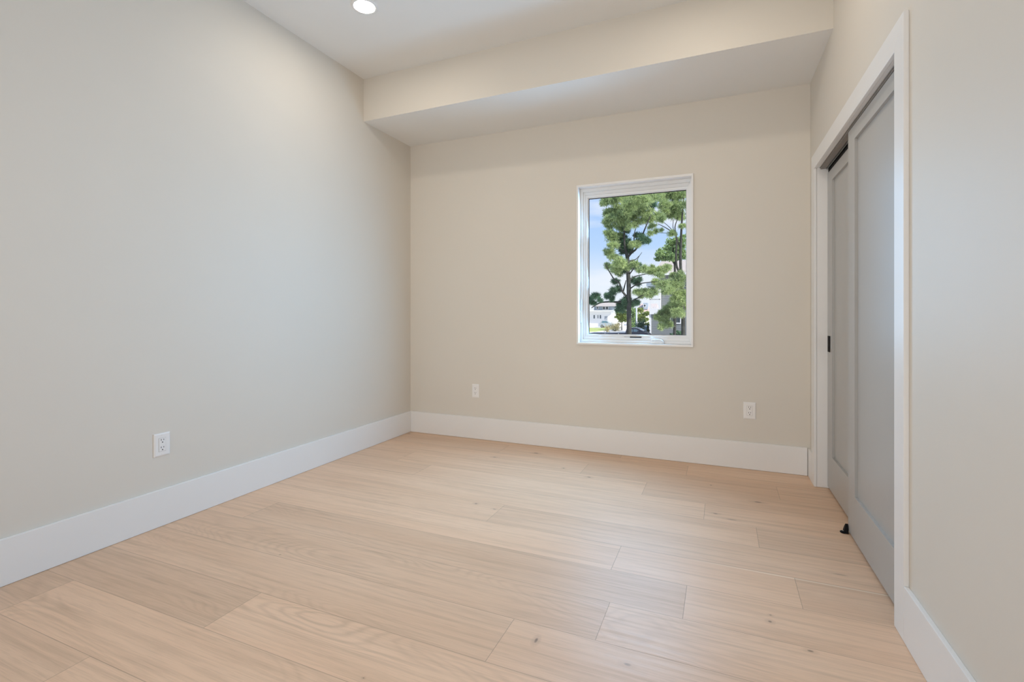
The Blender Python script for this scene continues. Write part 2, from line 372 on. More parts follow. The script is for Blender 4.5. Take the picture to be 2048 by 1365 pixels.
# baseboards
BH = 0.187
b = BM(); box(b, XL, XL + .015, YR, YF, 0.001, BH); struct(obj('baseboard_left', b, M_TRIM, bevel=.002))
b = BM(); box(b, XL + .015, .522, YF - .015, YF, 0.001, BH); struct(obj('baseboard_far', b, M_TRIM, bevel=.002))
b = BM(); box(b, 0, WF, -3.03, -.0925, 0.001, BH - .003); right(struct(obj('baseboard_right', b, M_TRIM, bevel=.002)))
b = BM(); box(b, 0, WF, DY + .0925, 1.684, 0.001, BH - .003); right(struct(obj('baseboard_closet', b, M_TRIM, bevel=.002)))
b = BM(); box(b, XL + .015, RX0 - .06, YR, YR + .015, 0.001, BH); box(b, RX1 + .06, .58, YR, YR + .015, 0.001, BH); struct(obj('baseboard_rear', b, M_TRIM, bevel=.002))

# closet casing and jamb
CW = 0.0925
b = BM()
hexa(b, [(0, -CW, .001), (WF, -CW, .001), (WF, 0, .001), (0, 0, .001)], [(0, -CW, DZ + CW), (WF, -CW, DZ + CW), (WF, 0, DZ), (0, 0, DZ)])
hexa(b, [(0, DY, .001), (WF, DY, .001), (WF, DY + CW, .001), (0, DY + CW, .001)], [(0, DY, DZ), (WF, DY, DZ), (WF, DY + CW, DZ + CW), (0, DY + CW, DZ + CW)])
hexa(b, [(0, 0, DZ), (WF, 0, DZ), (WF, DY, DZ), (0, DY, DZ)], [(0, -CW, DZ + CW), (WF, -CW, DZ + CW), (WF, DY + CW, DZ + CW), (0, DY + CW, DZ + CW)])
right(struct(obj('trim_1', b, M_TRIM, bevel=.0015), 'white flat casing around the closet opening'))
b = BM()
box(b, WF + .001, .129, -.010, .0, .001, DZ + .010); box(b, WF + .001, .129, DY + .001, DY + .010, .001, DZ + .010); box(b, WF + .001, .129, 0, DY + .001, DZ + .002, DZ + .010)
right(struct(obj('trim_2', b, M_TRIM, bevel=.0008), 'white jamb boards lining the closet opening'))
# top track of the bypass doors
t = struct(empty('trim_3'), 'black double top track of the sliding closet doors'); right(t)
b = BM(); box(b, .030, .118, .001, DY - .001, DZ - .003, DZ + .001); obj('track_plate', b, M_TRACK, t)
b = BM(); box(b, .066, .069, .001, DY - .002, DZ - .017, DZ - .003); obj('track_lip', b, M_ALU, t)
b = BM(); box(b, .076, .104, .001, DY - .002, DZ - .037, DZ - .003); obj('roller_channel', b, M_BLACK, t)
b = BM(); box(b, .034, .062, .001, DY - .002, DZ - .010, DZ - .003); obj('front_channel', b, M_TRACK, t)

# sliding doors: shaker frame with one recessed panel each
def slide_door(name, label, x0, y0, y1, ztop, pz0, pz1, stile):
    r = struct(empty(name), label); right(r)
    b = BM(); th = .033
    box(b, x0, x0 + th, y0, y0 + stile, .014, ztop); box(b, x0, x0 + th, y1 - stile, y1, .014, ztop)
    box(b, x0, x0 + th, y0 + stile, y1 - stile, .014, pz0); box(b, x0, x0 + th, y0 + stile, y1 - stile, pz1, ztop)
    obj('stiles_and_rails', b, M_DOOR, r, bevel=.0008)
    b = BM(); box(b, x0 + .0125, x0 + th - .008, y0 + stile, y1 - stile, pz0, pz1); obj('recessed_panel', b, M_DOOR, r)
    return r
slide_door('door_1', 'front grey sliding closet door overlapping the other', .034, .003, .792, DZ - .014, .217, 1.900, .12)
d2 = slide_door('door_2', 'rear grey sliding closet door with black flush pull', .072, .690, DY - .002, DZ - .040, .222, 1.874, .12)
b = BM(); box(b, .0695, .0715, 1.397, 1.452, .845, .942); fp = obj('flush_pull', b, M_BLACK, d2, bevel=.0015)
fp['label'] = 'black rectangular flush pull'
b = BM(); ring(b, (1.397, 1.452, .845, .942), (1.403, 1.446, .852, .935), 0, .0680, .0700); obj('pull_rim', b, M_BLACK, fp, bevel=.0006)

# floor guide of the doors
g = empty('door_floor_guide'); right(g); thing(g, 'small black plastic floor guide at the front sliding door edge', 'door guide')
b = BM(); lathe(b, [(.014, .0005), (.016, .003), (.0155, .006), (.008, .009)], 20, Matrix.Translation((.014, .785, 0))); box(b, .004, .033, .772, .798, .0005, .006)
obj('guide_base', b, M_BLACK, g, bevel=.001)
b = BM()
prof = [(.772, .004), (.798, .004), (.802, .012), (.799, .030), (.792, .043), (.786, .046), (.780, .040), (.776, .022)]
va = [b.verts.new((.012 + .22 * z, y, z)) for y, z in prof]; vb = [b.verts.new((.0325, y, z)) for y, z in prof]
for k in range(8): b.faces.new((va[k], va[(k + 1) % 8], vb[(k + 1) % 8], vb[k]))
b.faces.new(va); b.faces.new(vb[::-1])
obj('guide_fin', b, M_BLACK, g, bevel=.001)
b = BM(); lathe(b, [(.003, 0), (.003, .0015)], 12, Matrix.Translation((.012, .785, .009))); obj('screw', b, M_ALU, g)

# ------------------------------------------------------------------ window in the far wall
w = struct(empty('window_1', (0, 0, 0)), 'white crank window with a single tall pane')
b = BM(); ring(b, (-1.056, -.190, .835, 2.089), (WX0, WX1, WZ0, WZ1), 1, YF - .014, YF); obj('casing', b, M_TRIM, w, bevel=.0012)
b = BM(); ring(b, (WX0 - .011, WX1 + .011, WZ0 - .011, WZ1 + .011), (WX0, WX1, WZ0, WZ1), 1, YF, YF + .115); obj('jamb_extension', b, M_TRIM, w)
FR0, FR1 = YF + .055, YF + .115
fo = (WX0, WX1, WZ0, WZ1); fi = (-1.022, -.219, .872, 2.046)
b = BM(); ring(b, fo, fi, 1, FR0, FR1); obj('outer_frame', b, M_VINYL, w, bevel=.0015)
si = (-.990, -.2405, .911, 2.004)
b = BM(); ring(b, fi, (-1.006, -.231, .896, 2.022), 1, FR0 + .014, FR1); ring(b, (-1.006, -.231, .896, 2.022), si, 1, FR0 + .020, FR1)
ring(b, (si[0], si[1], si[2], si[3]), (si[0] + .006, si[1] - .004, si[2] + .005, si[3] - .005), 1, FR0 + .034, FR1)
obj('sash', b, M_VINYL, w, bevel=.0012)
b = BM(); ring(b, (si[0] + .006, si[1] - .004, si[2] + .005, si[3] - .005), (si[0] + .009, si[1] - .006, si[2] + .007, si[3] - .009), 1, FR0 + .040, FR0 + .050); obj('glazing_gasket', b, M_BLACK, w)
b = BM(); box(b, si[0] + .006, si[1] - .004, FR0 + .044, FR0 + .048, si[2] + .005, si[3] - .005); obj('pane', b, M_GLASS, w)
# crank operator with folded handle
cz = at(1315, 681, 1, FR0 - .01)
ck = empty('crank_operator', (cz.x, FR0 - .001, WZ0 + .001)); ck.parent = w
b = BM(); prism(b, [(-.048, 0), (.048, 0), (.050, .012), (.034, .030), (.020, .034), (-.040, .034), (-.048, .030)], -.024, 0); obj('crank_cover', b, M_VINYL, ck, bevel=.003)
b = BM(); tube(b, [(-.034, -.026, .028), (0, -.030, .030), (.030, -.030, .026), (.048, -.028, .010)], [.005, .006, .006, .005], 8); obj('crank_handle', b, M_VINYL, ck, smooth=True)
b = BM(); lathe(b, [(.008, 0), (.009, .008), (.006, .014)], 14, Matrix.Translation((-.034, -.024, .020))); obj('crank_knob', b, M_VINYL, ck, smooth=True)
# dark hardware tag on the bottom sash rail
pa, pb = at(1248, 674, 1, FR0 + .015), at(1283, 674, 1, FR0 + .015)
b = BM(); box(b, pa.x + .045, pb.x, FR0 + .010, FR0 + .020, pa.z - .006, pa.z + .003); o = obj('sash_tag', b, M_DARK, w, bevel=.0015); o['label'] = 'small dark tag on the bottom rail'
b = BM(); box(b, pa.x, pa.x + .040, FR0 + .012, FR0 + .020, pa.z - .002, pa.z + .001); obj('tag_tail', b, mat('grey tag', (.35, .35, .36), .5, noise=(20, .05)), o)
# lock lever on the left jamb
lv = at(1168.5, 580, 1, FR0 - .004)
b = BM(); box(b, WX0 + .001, WX0 + .010, FR0 - .016, FR0 - .001, 1.005, 1.115); lk = obj('lock_lever', b, M_VINYL, w, bevel=.003)
b = BM(); tube(b, [(WX0 + .008, FR0 - .012, 1.10), (WX0 + .013, FR0 - .020, 1.14), (WX0 + .012, FR0 - .018, 1.19)], [.004, .0045, .003], 8); obj('lever_handle', b, M_VINYL, lk, smooth=True)

# glazed door behind the camera, unseen and put in to let light into the room
w2 = struct(empty('window_2'), 'wide glazed opening added in the unseen rear wall')
b = BM(); ring(b, (RX0, RX1, .002, RZ1), (RX0 + .06, RX1 - .06, .06, RZ1 - .06), 1, YR - .14, YR - .06); box(b, -1.04, -.96, YR - .13, YR - .07, .06, RZ1 - .06); obj('frame', b, M_VINYL, w2)
b = BM(); box(b, RX0 + .06, RX1 - .06, YR - .102, YR - .098, .06, RZ1 - .06); obj('pane', b, M_GLASS, w2)

# ------------------------------------------------------------------ outlets
def outlet(label, decora, loc, rotz):
    """built facing -Y, centred on its plate"""
    W, H = (.0785, .116) if decora else (.066, .116)
    r = empty('wall_outlet', loc, (0, 0, rotz)); thing(r, label, 'outlet', 'wall outlets near the baseboard')
    b = BM()
    c = [(-W / 2, -H / 2), (W / 2, -H / 2), (W / 2, H / 2), (-W / 2, H / 2)]; i = .006
    ci = [(-W / 2 + i, -H / 2 + i), (W / 2 - i, -H / 2 + i), (W / 2 - i, H / 2 - i), (-W / 2 + i, H / 2 - i)]
    hexa(b, [(x, -.0002, z) for x, z in c], [(x, -.0035, z) for x, z in c]); hexa(b, [(x, -.0035, z) for x, z in c], [(x, -.0065, z) for x, z in ci])
    obj('cover_plate', b, M_PLATE, r)
    b = BM()
    if decora:
        ring(b, (-.0178, .0178, -.0345, .0345), (-.0168, .0168, -.0335, .0335), 1, -.0068, -.0064)
        obj('face_gap', b, M_DOOR, r)
        b = BM(); box(b, -.0166, .0166, -.0085, -.006, -.0333, .0333); obj('receptacle', b, M_PLATE, r, bevel=.0008)
        cs = (.019, -.019); yf = -.0086
    else:
        for s in (.0195, -.0195):
            b2 = BM(); prism(b2, [(-.0165, s - .0085), (-.0110, s - .014), (.0110, s - .014), (.0165, s - .0085), (.0165, s + .0085), (.0110, s + .014), (-.0110, s + .014), (-.0165, s + .0085)], -.0090, -.006)
            obj('receptacle', b2, M_PLATE, r, bevel=.0008)
        b.free(); cs = (.0195, -.0195); yf = -.0091
    for s in cs:
        for x, h in ((-.0062, .0090), (.0062, .0074)):
            b = BM(); box(b, x - .0013, x + .0013, yf, yf + .001, s + .004 - h / 2 + .002, s + .004 + h / 2 + .002); obj('slot', b, M_SLOT, r)
        b = BM(); lathe(b, [(.0030, 0), (.0030, .001)], 14, Matrix.Translation((0, yf + .001, s - .0065)) @ Matrix.Rotation(math.pi / 2, 4, 'X')); obj('ground_hole', b, M_SLOT, r)
    for z in ((.048, -.048) if decora else (0,)):
        b = BM(); lathe(b, [(.0030, 0), (.0026, .0012)], 14, Matrix.Translation((0, -.0063 if decora else -.0063, z)) @ Matrix.Rotation(math.pi / 2, 4, 'X')); obj('screw', b, M_PLATE, r)
    return r
outlet('white outlet on the long blank side wall, left of the room corner', True, (XL, 1.609, .4125), math.pi / 2 + math.pi)
bpy.data.objects['wall_outlet'].rotation_euler = (0, 0, math.pi / 2)
outlet('narrow white duplex outlet on the window wall, near the room corner', False, (-1.953, YF, .411), 0)
outlet('white outlet on the window wall, near the closet casing', True, (.176, YF, .405), 0)

# ------------------------------------------------------------------ recessed lamps
def downlight(x, y, label, group='recessed ceiling lamps'):
    r = empty('recessed_ceiling_lamp', (x, y, ZC)); thing(r, label, 'ceiling lamp', group)
    b = BM()
    seg = 40; pr = [(.060, -.004), (.066, -.008), (.078, -.0035), (.080, 0)]
    rows = [[b.verts.new((q * math.cos(2 * math.pi * k / seg), q * math.sin(2 * math.pi * k / seg), z)) for k in range(seg)] for q, z in pr]
    for a, c in zip(rows, rows[1:]):
        for k in range(seg): b.faces.new((a[k], a[(k + 1) % seg], c[(k + 1) % seg], c[k]))
    obj('trim_ring', b, M_TRIM, r, smooth=True)
    b = BM(); lathe(b, [(.0615, -.004), (.0615, -.0062)], 40); obj('lens', b, M_LENS, r)
lp = at(729, 12, 2, ZC)
downlight(lp.x, lp.y, 'lit round recessed lamp in the ceiling before the soffit')
downlight(-.14, lp.y, 'lit round recessed lamp assumed in the unseen ceiling near the closet wall')  # unseen lamp, assumed from the light on the closet wall
for yy in (-.30,):
    for xx in (-1.03,): downlight(xx, yy, 'lit round recessed lamp added in the unseen ceiling behind the viewer')  # unseen lamp added for its light on the near room

# ------------------------------------------------------------------ outside
GZ = EYE - 3.2
M_BARK = mat('pine bark', (.058, .060, .055), .9, .1, noise=(3, .35))
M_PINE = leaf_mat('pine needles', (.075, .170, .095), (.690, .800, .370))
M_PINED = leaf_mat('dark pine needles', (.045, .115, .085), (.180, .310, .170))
M_BROAD = leaf_mat('broad leaves', (.10, .21, .09), (.55, .70, .32))
M_SHRUB = leaf_mat('shrub leaves', (.10, .19, .05), (.42, .47, .16))
M_CONE = leaf_mat('dark conifer', (.012, .035, .022), (.04, .08, .04))
M_TAN = leaf_mat('tan grass blades', (.34, .29, .13), (.56, .52, .30))
M_ROOF = mat('sun-bleached shingles', (.50, .45, .41), .9, .1, noise=(6, .12))
M_LAWN = mat('lawn grass', (.47, .53, .20), .95, .05, noise=(.6, .2))
M_PAVE = mat('pale concrete paving', (.74, .72, .69), .9, .1, noise=(.5, .08))
M_ROAD = mat('asphalt', (.30, .30, .31), .9, .1, noise=(.8, .1))
M_GREY = stripes('grey lap siding', (.235, .255, .265), (.13, .145, .155), .19)
M_WHITE = mat('white painted boards', (.78, .79, .80), .6, .3, noise=(2, .02))
M_WSID = stripes('white lap siding', (.86, .86, .85), (.76, .76, .77), .3)
M_BLUEG = stripes('blue grey siding', (.36, .43, .50), (.28, .33, .40), .3)
M_WGLASS = mat('dark window glass', (.05, .07, .08), .08, .6, noise=(2, .1))
M_NAVY = mat('navy car paint', (.012, .020, .050), .25, .6, noise=(3, .05))
M_TYRE = mat('tyre rubber', (.012, .012, .012), .9, .2, noise=(8, .1))
M_CARGLASS = mat('car glass with teal reflection', (.09, .20, .27), .06, .8, noise=(3, .1))  # teal base colour stands in for the reflection on the panes
M_SILVER = mat('silver car paint', (.42, .47, .52), .3, .6, noise=(3, .04))
M_POST = mat('pale blue grey post', (.55, .60, .66), .5, .4, noise=(4, .05))

b = BM(); box(b, -400, 400, -60, 600, GZ - .5, GZ); struct(obj('ground', b, M_PAVE), 'pale paved ground outside')
b = BM(); box(b, -400, 400, 47, 72, GZ, GZ + .004); struct(obj('road', b, M_ROAD), 'asphalt road beyond the big pine')
la, lb = at(1100, 655, 1, 104), at(1236, 655, 1, 104)
b = BM(); box(b, -110, lb.x, 84, 107, GZ, GZ + .008); struct(obj('lawn', b, M_LAWN), 'sunlit lawn across the road')

def foliage(name, clumps, Y, material, parent, per=430, blade=(.20, .026), flat=.72, jitter=.9, seed=1, broad=False):
    """clumps: (px, py, radius px, depth offset); each clump is a loose ball of leaf tufts"""
    rg = np.random.default_rng(seed); V = []; Fc = []
    k = mpp(Y); n0 = 0
    for (px, py, rp, dy) in clumps:
        c = np.array(at(px, py, 1, Y + dy + rg.normal() * jitter * .5)); R = rp * k * 1.12
        n = max(12, int(per * (R / .6) ** 1.6))
        ns = max(4, int(9 * (R / .6)))
        sub = rg.normal(size=(ns, 3)); sub /= np.linalg.norm(sub, axis=1)[:, None]
        sub = sub * (R * (rg.random((ns, 1)) ** .6)) * np.array([1.0, 1.0, flat])
        d = rg.normal(size=(n, 3)); d /= np.linalg.norm(d, axis=1)[:, None]
        rs = R * rg.uniform(.22, .50, ns); pick = rg.integers(0, ns, n)
        far = rg.random(n) < .22; dd = np.where(far, 1.0, 0.0)[:, None]
        pos = c + dd * d * (R * rg.random((n, 1)) ** .5) * np.array([1, 1, flat]) + (1 - dd) * (sub[pick] + d * (rs[pick] * rg.random(n) ** .6)[:, None] * np.array([1, 1, flat]))
        nb = 3 if broad else 6
        dirs = d[:, None, :] * .9 + np.array([0, 0, .45]) + rg.normal(size=(n, nb, 3)) * (1.0 if not broad else 1.2)
        dirs /= np.linalg.norm(dirs, axis=2)[:, :, None]
        side = np.cross(dirs, rg.normal(size=(n, nb, 3))); side /= np.linalg.norm(side, axis=2)[:, :, None] + 1e-9
        ln = blade[0] * (.6 + .8 * rg.random((n, nb, 1))); wd = blade[1] * (.7 + .6 * rg.random((n, nb, 1)))
        p0 = np.repeat(pos[:, None, :], nb, 1)
        a = p0 - side * wd * .5; bb = p0 + side * wd * .5; e = p0 + dirs * ln
        m1 = p0 + dirs * ln * .5 - side * wd; m2 = p0 + dirs * ln * .5 + side * wd
        if broad: q = np.stack([p0, m1, e, m2], 2).reshape(-1, 3)
        else: q = np.stack([a, bb, e + side * wd * .25, e - side * wd * .25], 2).reshape(-1, 3)
        V.append(q); m = len(q) // 4
        Fc.append(np.arange(m * 4).reshape(m, 4) + n0); n0 += len(q)
    V = np.concatenate(V); Fc = np.concatenate(Fc)
    me = bpy.data.meshes.new(name)
    me.vertices.add(len(V)); me.vertices.foreach_set('co', V.astype(np.float32).ravel())
    me.loops.add(Fc.size); me.loops.foreach_set('vertex_index', Fc.astype(np.int32).ravel())
    me.polygons.add(len(Fc)); me.polygons.foreach_set('loop_start', np.arange(0, Fc.size, 4, dtype=np.int32))
    me.update(calc_edges=True); me.validate()
    me.materials.append(material)
    o = bpy.data.objects.new(name, me); COL.objects.link(o)
    if parent: o.parent = parent
    return o
def limbs(name, lines, Y, material, parent, seg=8):
    b = BM(); k = mpp(Y)
    for pts in lines:
        tube(b, [at(p[0], p[1], 1, Y + (p[3] if len(p) > 3 else 0)) for p in pts], [p[2] * k for p in pts], seg)
    return obj(name, b, material, parent, smooth=True)
def c5(L): return [(1170 + x / 6.827, 360 + y / 6.827, r / 6.827, RNG.uniform(-1.2, 1.2)) for x, y, r in L]
def c1(L): return [(1140 + x / 3.592, 330 + y / 3.592, r / 3.592, RNG.uniform(-1.0, 1.0)) for x, y, r in L]
def l1(L): return [(1140 + x / 3.592, 330 + y / 3.592, r / 3.592, dd) for x, y, r, dd in L]
gy = HY + 3.2 / mpp(40)                                   # pixel row where the ground lies at Y=40

# the big pine
T = empty('pine_tree', at(1258, 640, 1, 40).xy.to_3d() + Vector((0, 0, GZ))); thing(T, 'tall shaggy pine with a bare trunk in front of the navy pickup', 'tree')
def root_at(o, root):                                     # keep world geometry while parenting under an Empty that stands at its base
    o.matrix_parent_inverse = root.matrix_basis.inverted(); return o
trunk = [[(1258.5, gy + 1, 6.2), (1258.3, 664, 5.2), (1258, 630, 4.9), (1258, 594, 4.8), (1257, 560, 4.3), (1255.5, 535, 4.0), (1254.5, 514, 3.8), (1249, 490, 2.2), (1249, 455, 1.9), (1252, 420, 1.4), (1254, 392, .9)],
         [(1255, 516, 2.6), (1262, 507, 2.2), (1274, 496, 1.8), (1285, 470, 1.6), (1294, 448, 1.2), (1302, 430, .8)],
         [(1258, 508, 1.6), (1266, 498, 1.3), (1268, 478, 1.1), (1270, 462, .9), (1276, 446, .6)],
         [(1256, 512, 1.5), (1243, 500, 1.1), (1233, 488, .8), (1226, 470, .5)],
         [(1253, 545, 1.2), (1268, 533, .8), (1277, 515, .6), (1284, 505, .4)]]
trunk += [l1(q) for q in (
    [(425, 955, 11, 0), (360, 985, 8, .3), (290, 984, 6, .6), (215, 992, 5, .9), (155, 1028, 3, 1.2)],
    [(405, 945, 8, 0), (370, 900, 8, -.3), (355, 850, 6, -.5), (320, 825, 5, -.7), (290, 780, 4, -.9), (252, 715, 3, -1)],
    [(380, 920, 6, 0), (395, 860, 4, .3), (402, 830, 3, .4)],
    [(432, 890, 5, 0), (480, 860, 4, -.4), (560, 845, 3, -.8), (640, 840, 2, -1)],
    [(425, 830, 5, 0), (460, 805, 4, .5), (520, 790, 3, .9), (600, 775, 2.5, 1.2)],
    [(425, 790, 5, 0), (455, 750, 4, -.3), (480, 730, 3, -.5), (540, 735, 2, -.8)],
    [(440, 985, 5, 0), (480, 960, 4, -.4), (540, 930, 3, -.8), (620, 915, 2, -1.2)],
    [(430, 690, 4, 0), (470, 680, 3, .4), (495, 655, 2, .6)])]
root_at(limbs('trunk', trunk, 40, M_BARK, T), T)
up = [(300, 270, 80), (450, 270, 100), (560, 250, 80), (660, 250, 70), (330, 440, 80), (450, 420, 105), (580, 400, 115), (700, 370, 120), (820, 290, 95), (900, 240, 85), (330, 545, 80), (450, 560, 100),
      (560, 520, 115), (680, 480, 110), (800, 440, 95), (620, 630, 70), (720, 590, 70), (480, 660, 70), (870, 520, 90), (280, 580, 45), (980, 500, 90), (1040, 530, 55), (240, 330, 40), (330, 640, 45), (400, 500, 70),
      (320, 720, 60), (370, 800, 85), (450, 790, 80), (380, 900, 70), (640, 890, 50), (700, 890, 55),
      (340, 990, 65), (390, 1080, 80), (470, 1130, 85), (535, 1180, 70), (430, 1220, 80), (310, 1180, 45), (490, 1270, 60), (690, 1150, 45), (640, 1140, 35)]
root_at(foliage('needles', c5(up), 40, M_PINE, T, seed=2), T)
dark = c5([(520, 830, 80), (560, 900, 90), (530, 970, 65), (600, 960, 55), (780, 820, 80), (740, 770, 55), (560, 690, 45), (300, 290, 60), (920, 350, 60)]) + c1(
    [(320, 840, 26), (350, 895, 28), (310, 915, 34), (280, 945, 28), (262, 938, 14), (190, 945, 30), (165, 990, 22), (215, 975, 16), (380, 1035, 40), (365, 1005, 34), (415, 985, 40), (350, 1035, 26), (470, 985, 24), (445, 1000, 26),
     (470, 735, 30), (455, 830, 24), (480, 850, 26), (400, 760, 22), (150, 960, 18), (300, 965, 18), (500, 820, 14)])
root_at(foliage('shaded_needles', dark, 40.3, M_PINED, T, seed=3), T)  # shade within the crown put into a darker needle colour
side = c5([(800, 1230, 60), (890, 1240, 75), (980, 1260, 65), (1050, 1225, 65), (1120, 1215, 45)]) + c1([(480, 920, 26), (540, 915, 36), (600, 915, 38), (570, 935, 30), (620, 845, 30), (670, 860, 42), (560, 760, 22), (650, 800, 22), (520, 945, 22)])
root_at(foliage('side_needles', side, 39.6, M_PINE, T, seed=4), T)

# the pine by the grey house
T = empty('pine_tree', at(1366, 640, 1, 45).xy.to_3d() + Vector((0, 0, GZ))); thing(T, 'leaning pine at the right window edge, partly covering the grey house', 'tree')
gy2 = HY + 3.2 / mpp(45)
tr = [[(1367, gy2 + 1, 4.5), (1366.5, 665, 4.0), (1366, 620, 3.6), (1365, 580, 3.3), (1362, 545, 3.0), (1361, 520, 2.8), (1362, 480, 2.4), (1364, 440, 2.0), (1367, 400, 1.2), (1369, 370, .8)],
      [(1362, 548, 2.6), (1354, 535, 2.2), (1352, 512, 1.9), (1353, 480, 1.6), (1350, 455, 1.1), (1356, 436, .7)],
      [(1355, 470, 1.3), (1343, 463, 1.0), (1330, 455, .8), (1316, 448, .5)], [(1361, 500, 1.2), (1351, 470, .9), (1336, 452, .6), (1320, 440, .4)],
      [(1352, 475, 1.0), (1346, 455, .7), (1347, 440, .5)], [(1352, 462, .7), (1338, 466, .5), (1318, 466, .3)],
      [(1365, 600, 2), (1350, 590, 1.5), (1335, 585, 1)], [(1366, 630, 2), (1350, 620, 1.4), (1338, 628, .9)]]
root_at(limbs('trunk', tr, 45, M_BARK, T), T)
cl = c5([(1000, 230, 85), (1100, 220, 100), (1200, 190, 105), (1310, 190, 95), (1060, 330, 75), (1180, 390, 100), (1290, 370, 110), (1240, 480, 85), (1150, 460, 60), (1320, 500, 70), (1080, 420, 55),
         (920, 640, 45), (890, 735, 35), (970, 710, 32), (1040, 690, 24), (1180, 740, 50), (1340, 640, 40)])
root_at(foliage('needles', cl, 45, M_PINE, T, seed=5), T)
cl = c1([(700, 735, 24), (790, 850, 44), (750, 850, 44), (790, 800, 40), (810, 930, 44), (700, 905, 36), (760, 930, 40), (790, 980, 50), (735, 1010, 34), (700, 1040, 36), (640, 1100, 34), (680, 1110, 42), (720, 1070, 42), (780, 1060, 44),
         (655, 1165, 26), (700, 1150, 30), (640, 870, 24), (750, 800, 24), (800, 1020, 40), (660, 1060, 24)])
root_at(foliage('lower_needles', cl, 44.5, M_PINE, T, seed=6), T)

# broadleaf tree above the grey house roof
T = empty('leafy_tree', at(1348, 640, 1, 49).xy.to_3d() + Vector((0, 0, GZ))); thing(T, 'rounded leafy green tree rising before the pale roof of the grey house', 'tree')
root_at(limbs('trunk', [[(1349, HY + 3.2 / mpp(49), 3.2), (1350, 600, 2.8), (1350, 545, 2.4), (1348, 510, 1.8), (1345, 490, .9)], [(1350, 530, 1.6), (1335, 510, 1), (1325, 505, .5)], [(1350, 520, 1.4), (1362, 500, .8)]], 49, M_BARK, T), T)
cl = c5([(1190, 850, 75), (1290, 820, 85), (1130, 950, 80), (1040, 1010, 75), (1180, 1040, 80), (1320, 930, 90), (1090, 1070, 55), (1000, 1080, 38), (1240, 940, 80), (1330, 1040, 70), (1000, 1030, 35), (1250, 1080, 40)])
root_at(foliage('leaves', cl, 49, M_BROAD, T, per=300, blade=(.15, .055), seed=7, broad=True), T)

# grey clapboard house
HYc = 55.0
def hx_(px): return at(px, 627, 1, HYc).x
def hz_(py, px=1310): return at(px, py, 1, HYc).z
H = empty('house', (hx_(1300), HYc, GZ)); thing(H, 'grey lap-sided house with white corner boards and balcony, behind the pines', 'house')
def hpart(name, bm, m, par=None, **k):
    o = obj(name, bm, m, par or H, **k)
    if par is None: root_at(o, H)
    else: o.matrix_parent_inverse = (H.matrix_basis).inverted() if False else Matrix()
    return o
xe = hx_(1500)
b = BM(); box(b, hx_(1301), xe, HYc, HYc + 9, GZ, hz_(629)); box(b, hx_(1320), xe, HYc + .4, HYc + 9, hz_(629), hz_(547)); hpart('siding_walls', b, M_GREY)
b = BM(); box(b, hx_(1300) - .06, hx_(1302.5), HYc - .06, HYc + .1, GZ, hz_(629)); hpart('corner_board', b, M_WHITE)
b = BM(); box(b, hx_(1299.5), hx_(1322), HYc - .25, HYc + 3, hz_(629), hz_(617)); hpart('balcony_deck', b, M_WHITE)
rl = empty('balcony_railing', (0, 0, 0)); rl.parent = H; root_at(rl, H)
b = BM(); box(b, hx_(1300), hx_(1321), HYc - .25, HYc - .17, hz_(600), hz_(598.5)); obj('top_rail', b, M_WHITE, rl)
b = BM(); box(b, hx_(1300), hx_(1321), HYc - .24, HYc - .18, hz_(615.5), hz_(614.5)); obj('bottom_rail', b, M_WHITE, rl)
for k in range(9):
    x = hx_(1300.5) + (hx_(1320.5) - hx_(1300.5)) * k / 8; wd = .075 if k in (0, 8) else .03
    b = BM(); box(b, x - wd, x + wd, HYc - .25, HYc - .18, hz_(617), hz_(598.5 if k not in (0, 8) else 597)); obj('baluster', b, M_WHITE, rl)
b = BM(); box(b, hx_(1319), hx_(1321.5), HYc - .2, HYc + .3, hz_(617), hz_(572)); hpart('balcony_post', b, M_WHITE)
b = BM(); box(b, hx_(1294), hx_(1321), HYc - .5, HYc + 3, hz_(573), hz_(566)); hpart('balcony_roof', b, M_BLUEG)
b = BM()
e0, e1, zr0, zr1 = hx_(1308), xe + .5, hz_(548), hz_(525)
v = [b.verts.new(p) for p in ((e0, HYc - .6, zr0), (e1, HYc - .6, zr0), (e1, HYc + 9.4, zr0), (e0, HYc + 9.4, zr0), (e0 + .3, HYc + 4.4, zr1 + .55), (e1, HYc + 4.4, zr1 + .55))]
for f in ((0, 1, 5, 4), (2, 3, 4, 5), (1, 2, 5), (3, 0, 4), (3, 2, 1, 0)): b.faces.new([v[i] for i in f])
hpart('roof', b, M_ROOF)
b = BM(); box(b, e0, e1, HYc - .64, HYc - .58, zr0 - .22, zr0 + .02); hpart('eave_board', b, M_WHITE)
def hwin(x0, x1, y0, y1, yy, parent, Yc, mg=M_WGLASS):
    f = BM(); ax, bx_, az, bz = at(x0, y0, 1, Yc).x, at(x1, y0, 1, Yc).x, at((x0 + x1) / 2, y1, 1, Yc).z, at((x0 + x1) / 2, y0, 1, Yc).z
    ring(f, (ax, bx_, az, bz), (ax + .09, bx_ - .09, az + .12, bz - .07), 1, Yc - .08, Yc + .02)
    wf = obj('window', f, M_WHITE, parent); root_at(wf, parent)
    g = BM(); box(g, ax + .09, bx_ - .09, Yc - .03, Yc - .005, az + .12, bz - .07); obj('pane', g, mg, wf)
hwin(1340, 1362, 629, 648, 0, H, HYc)

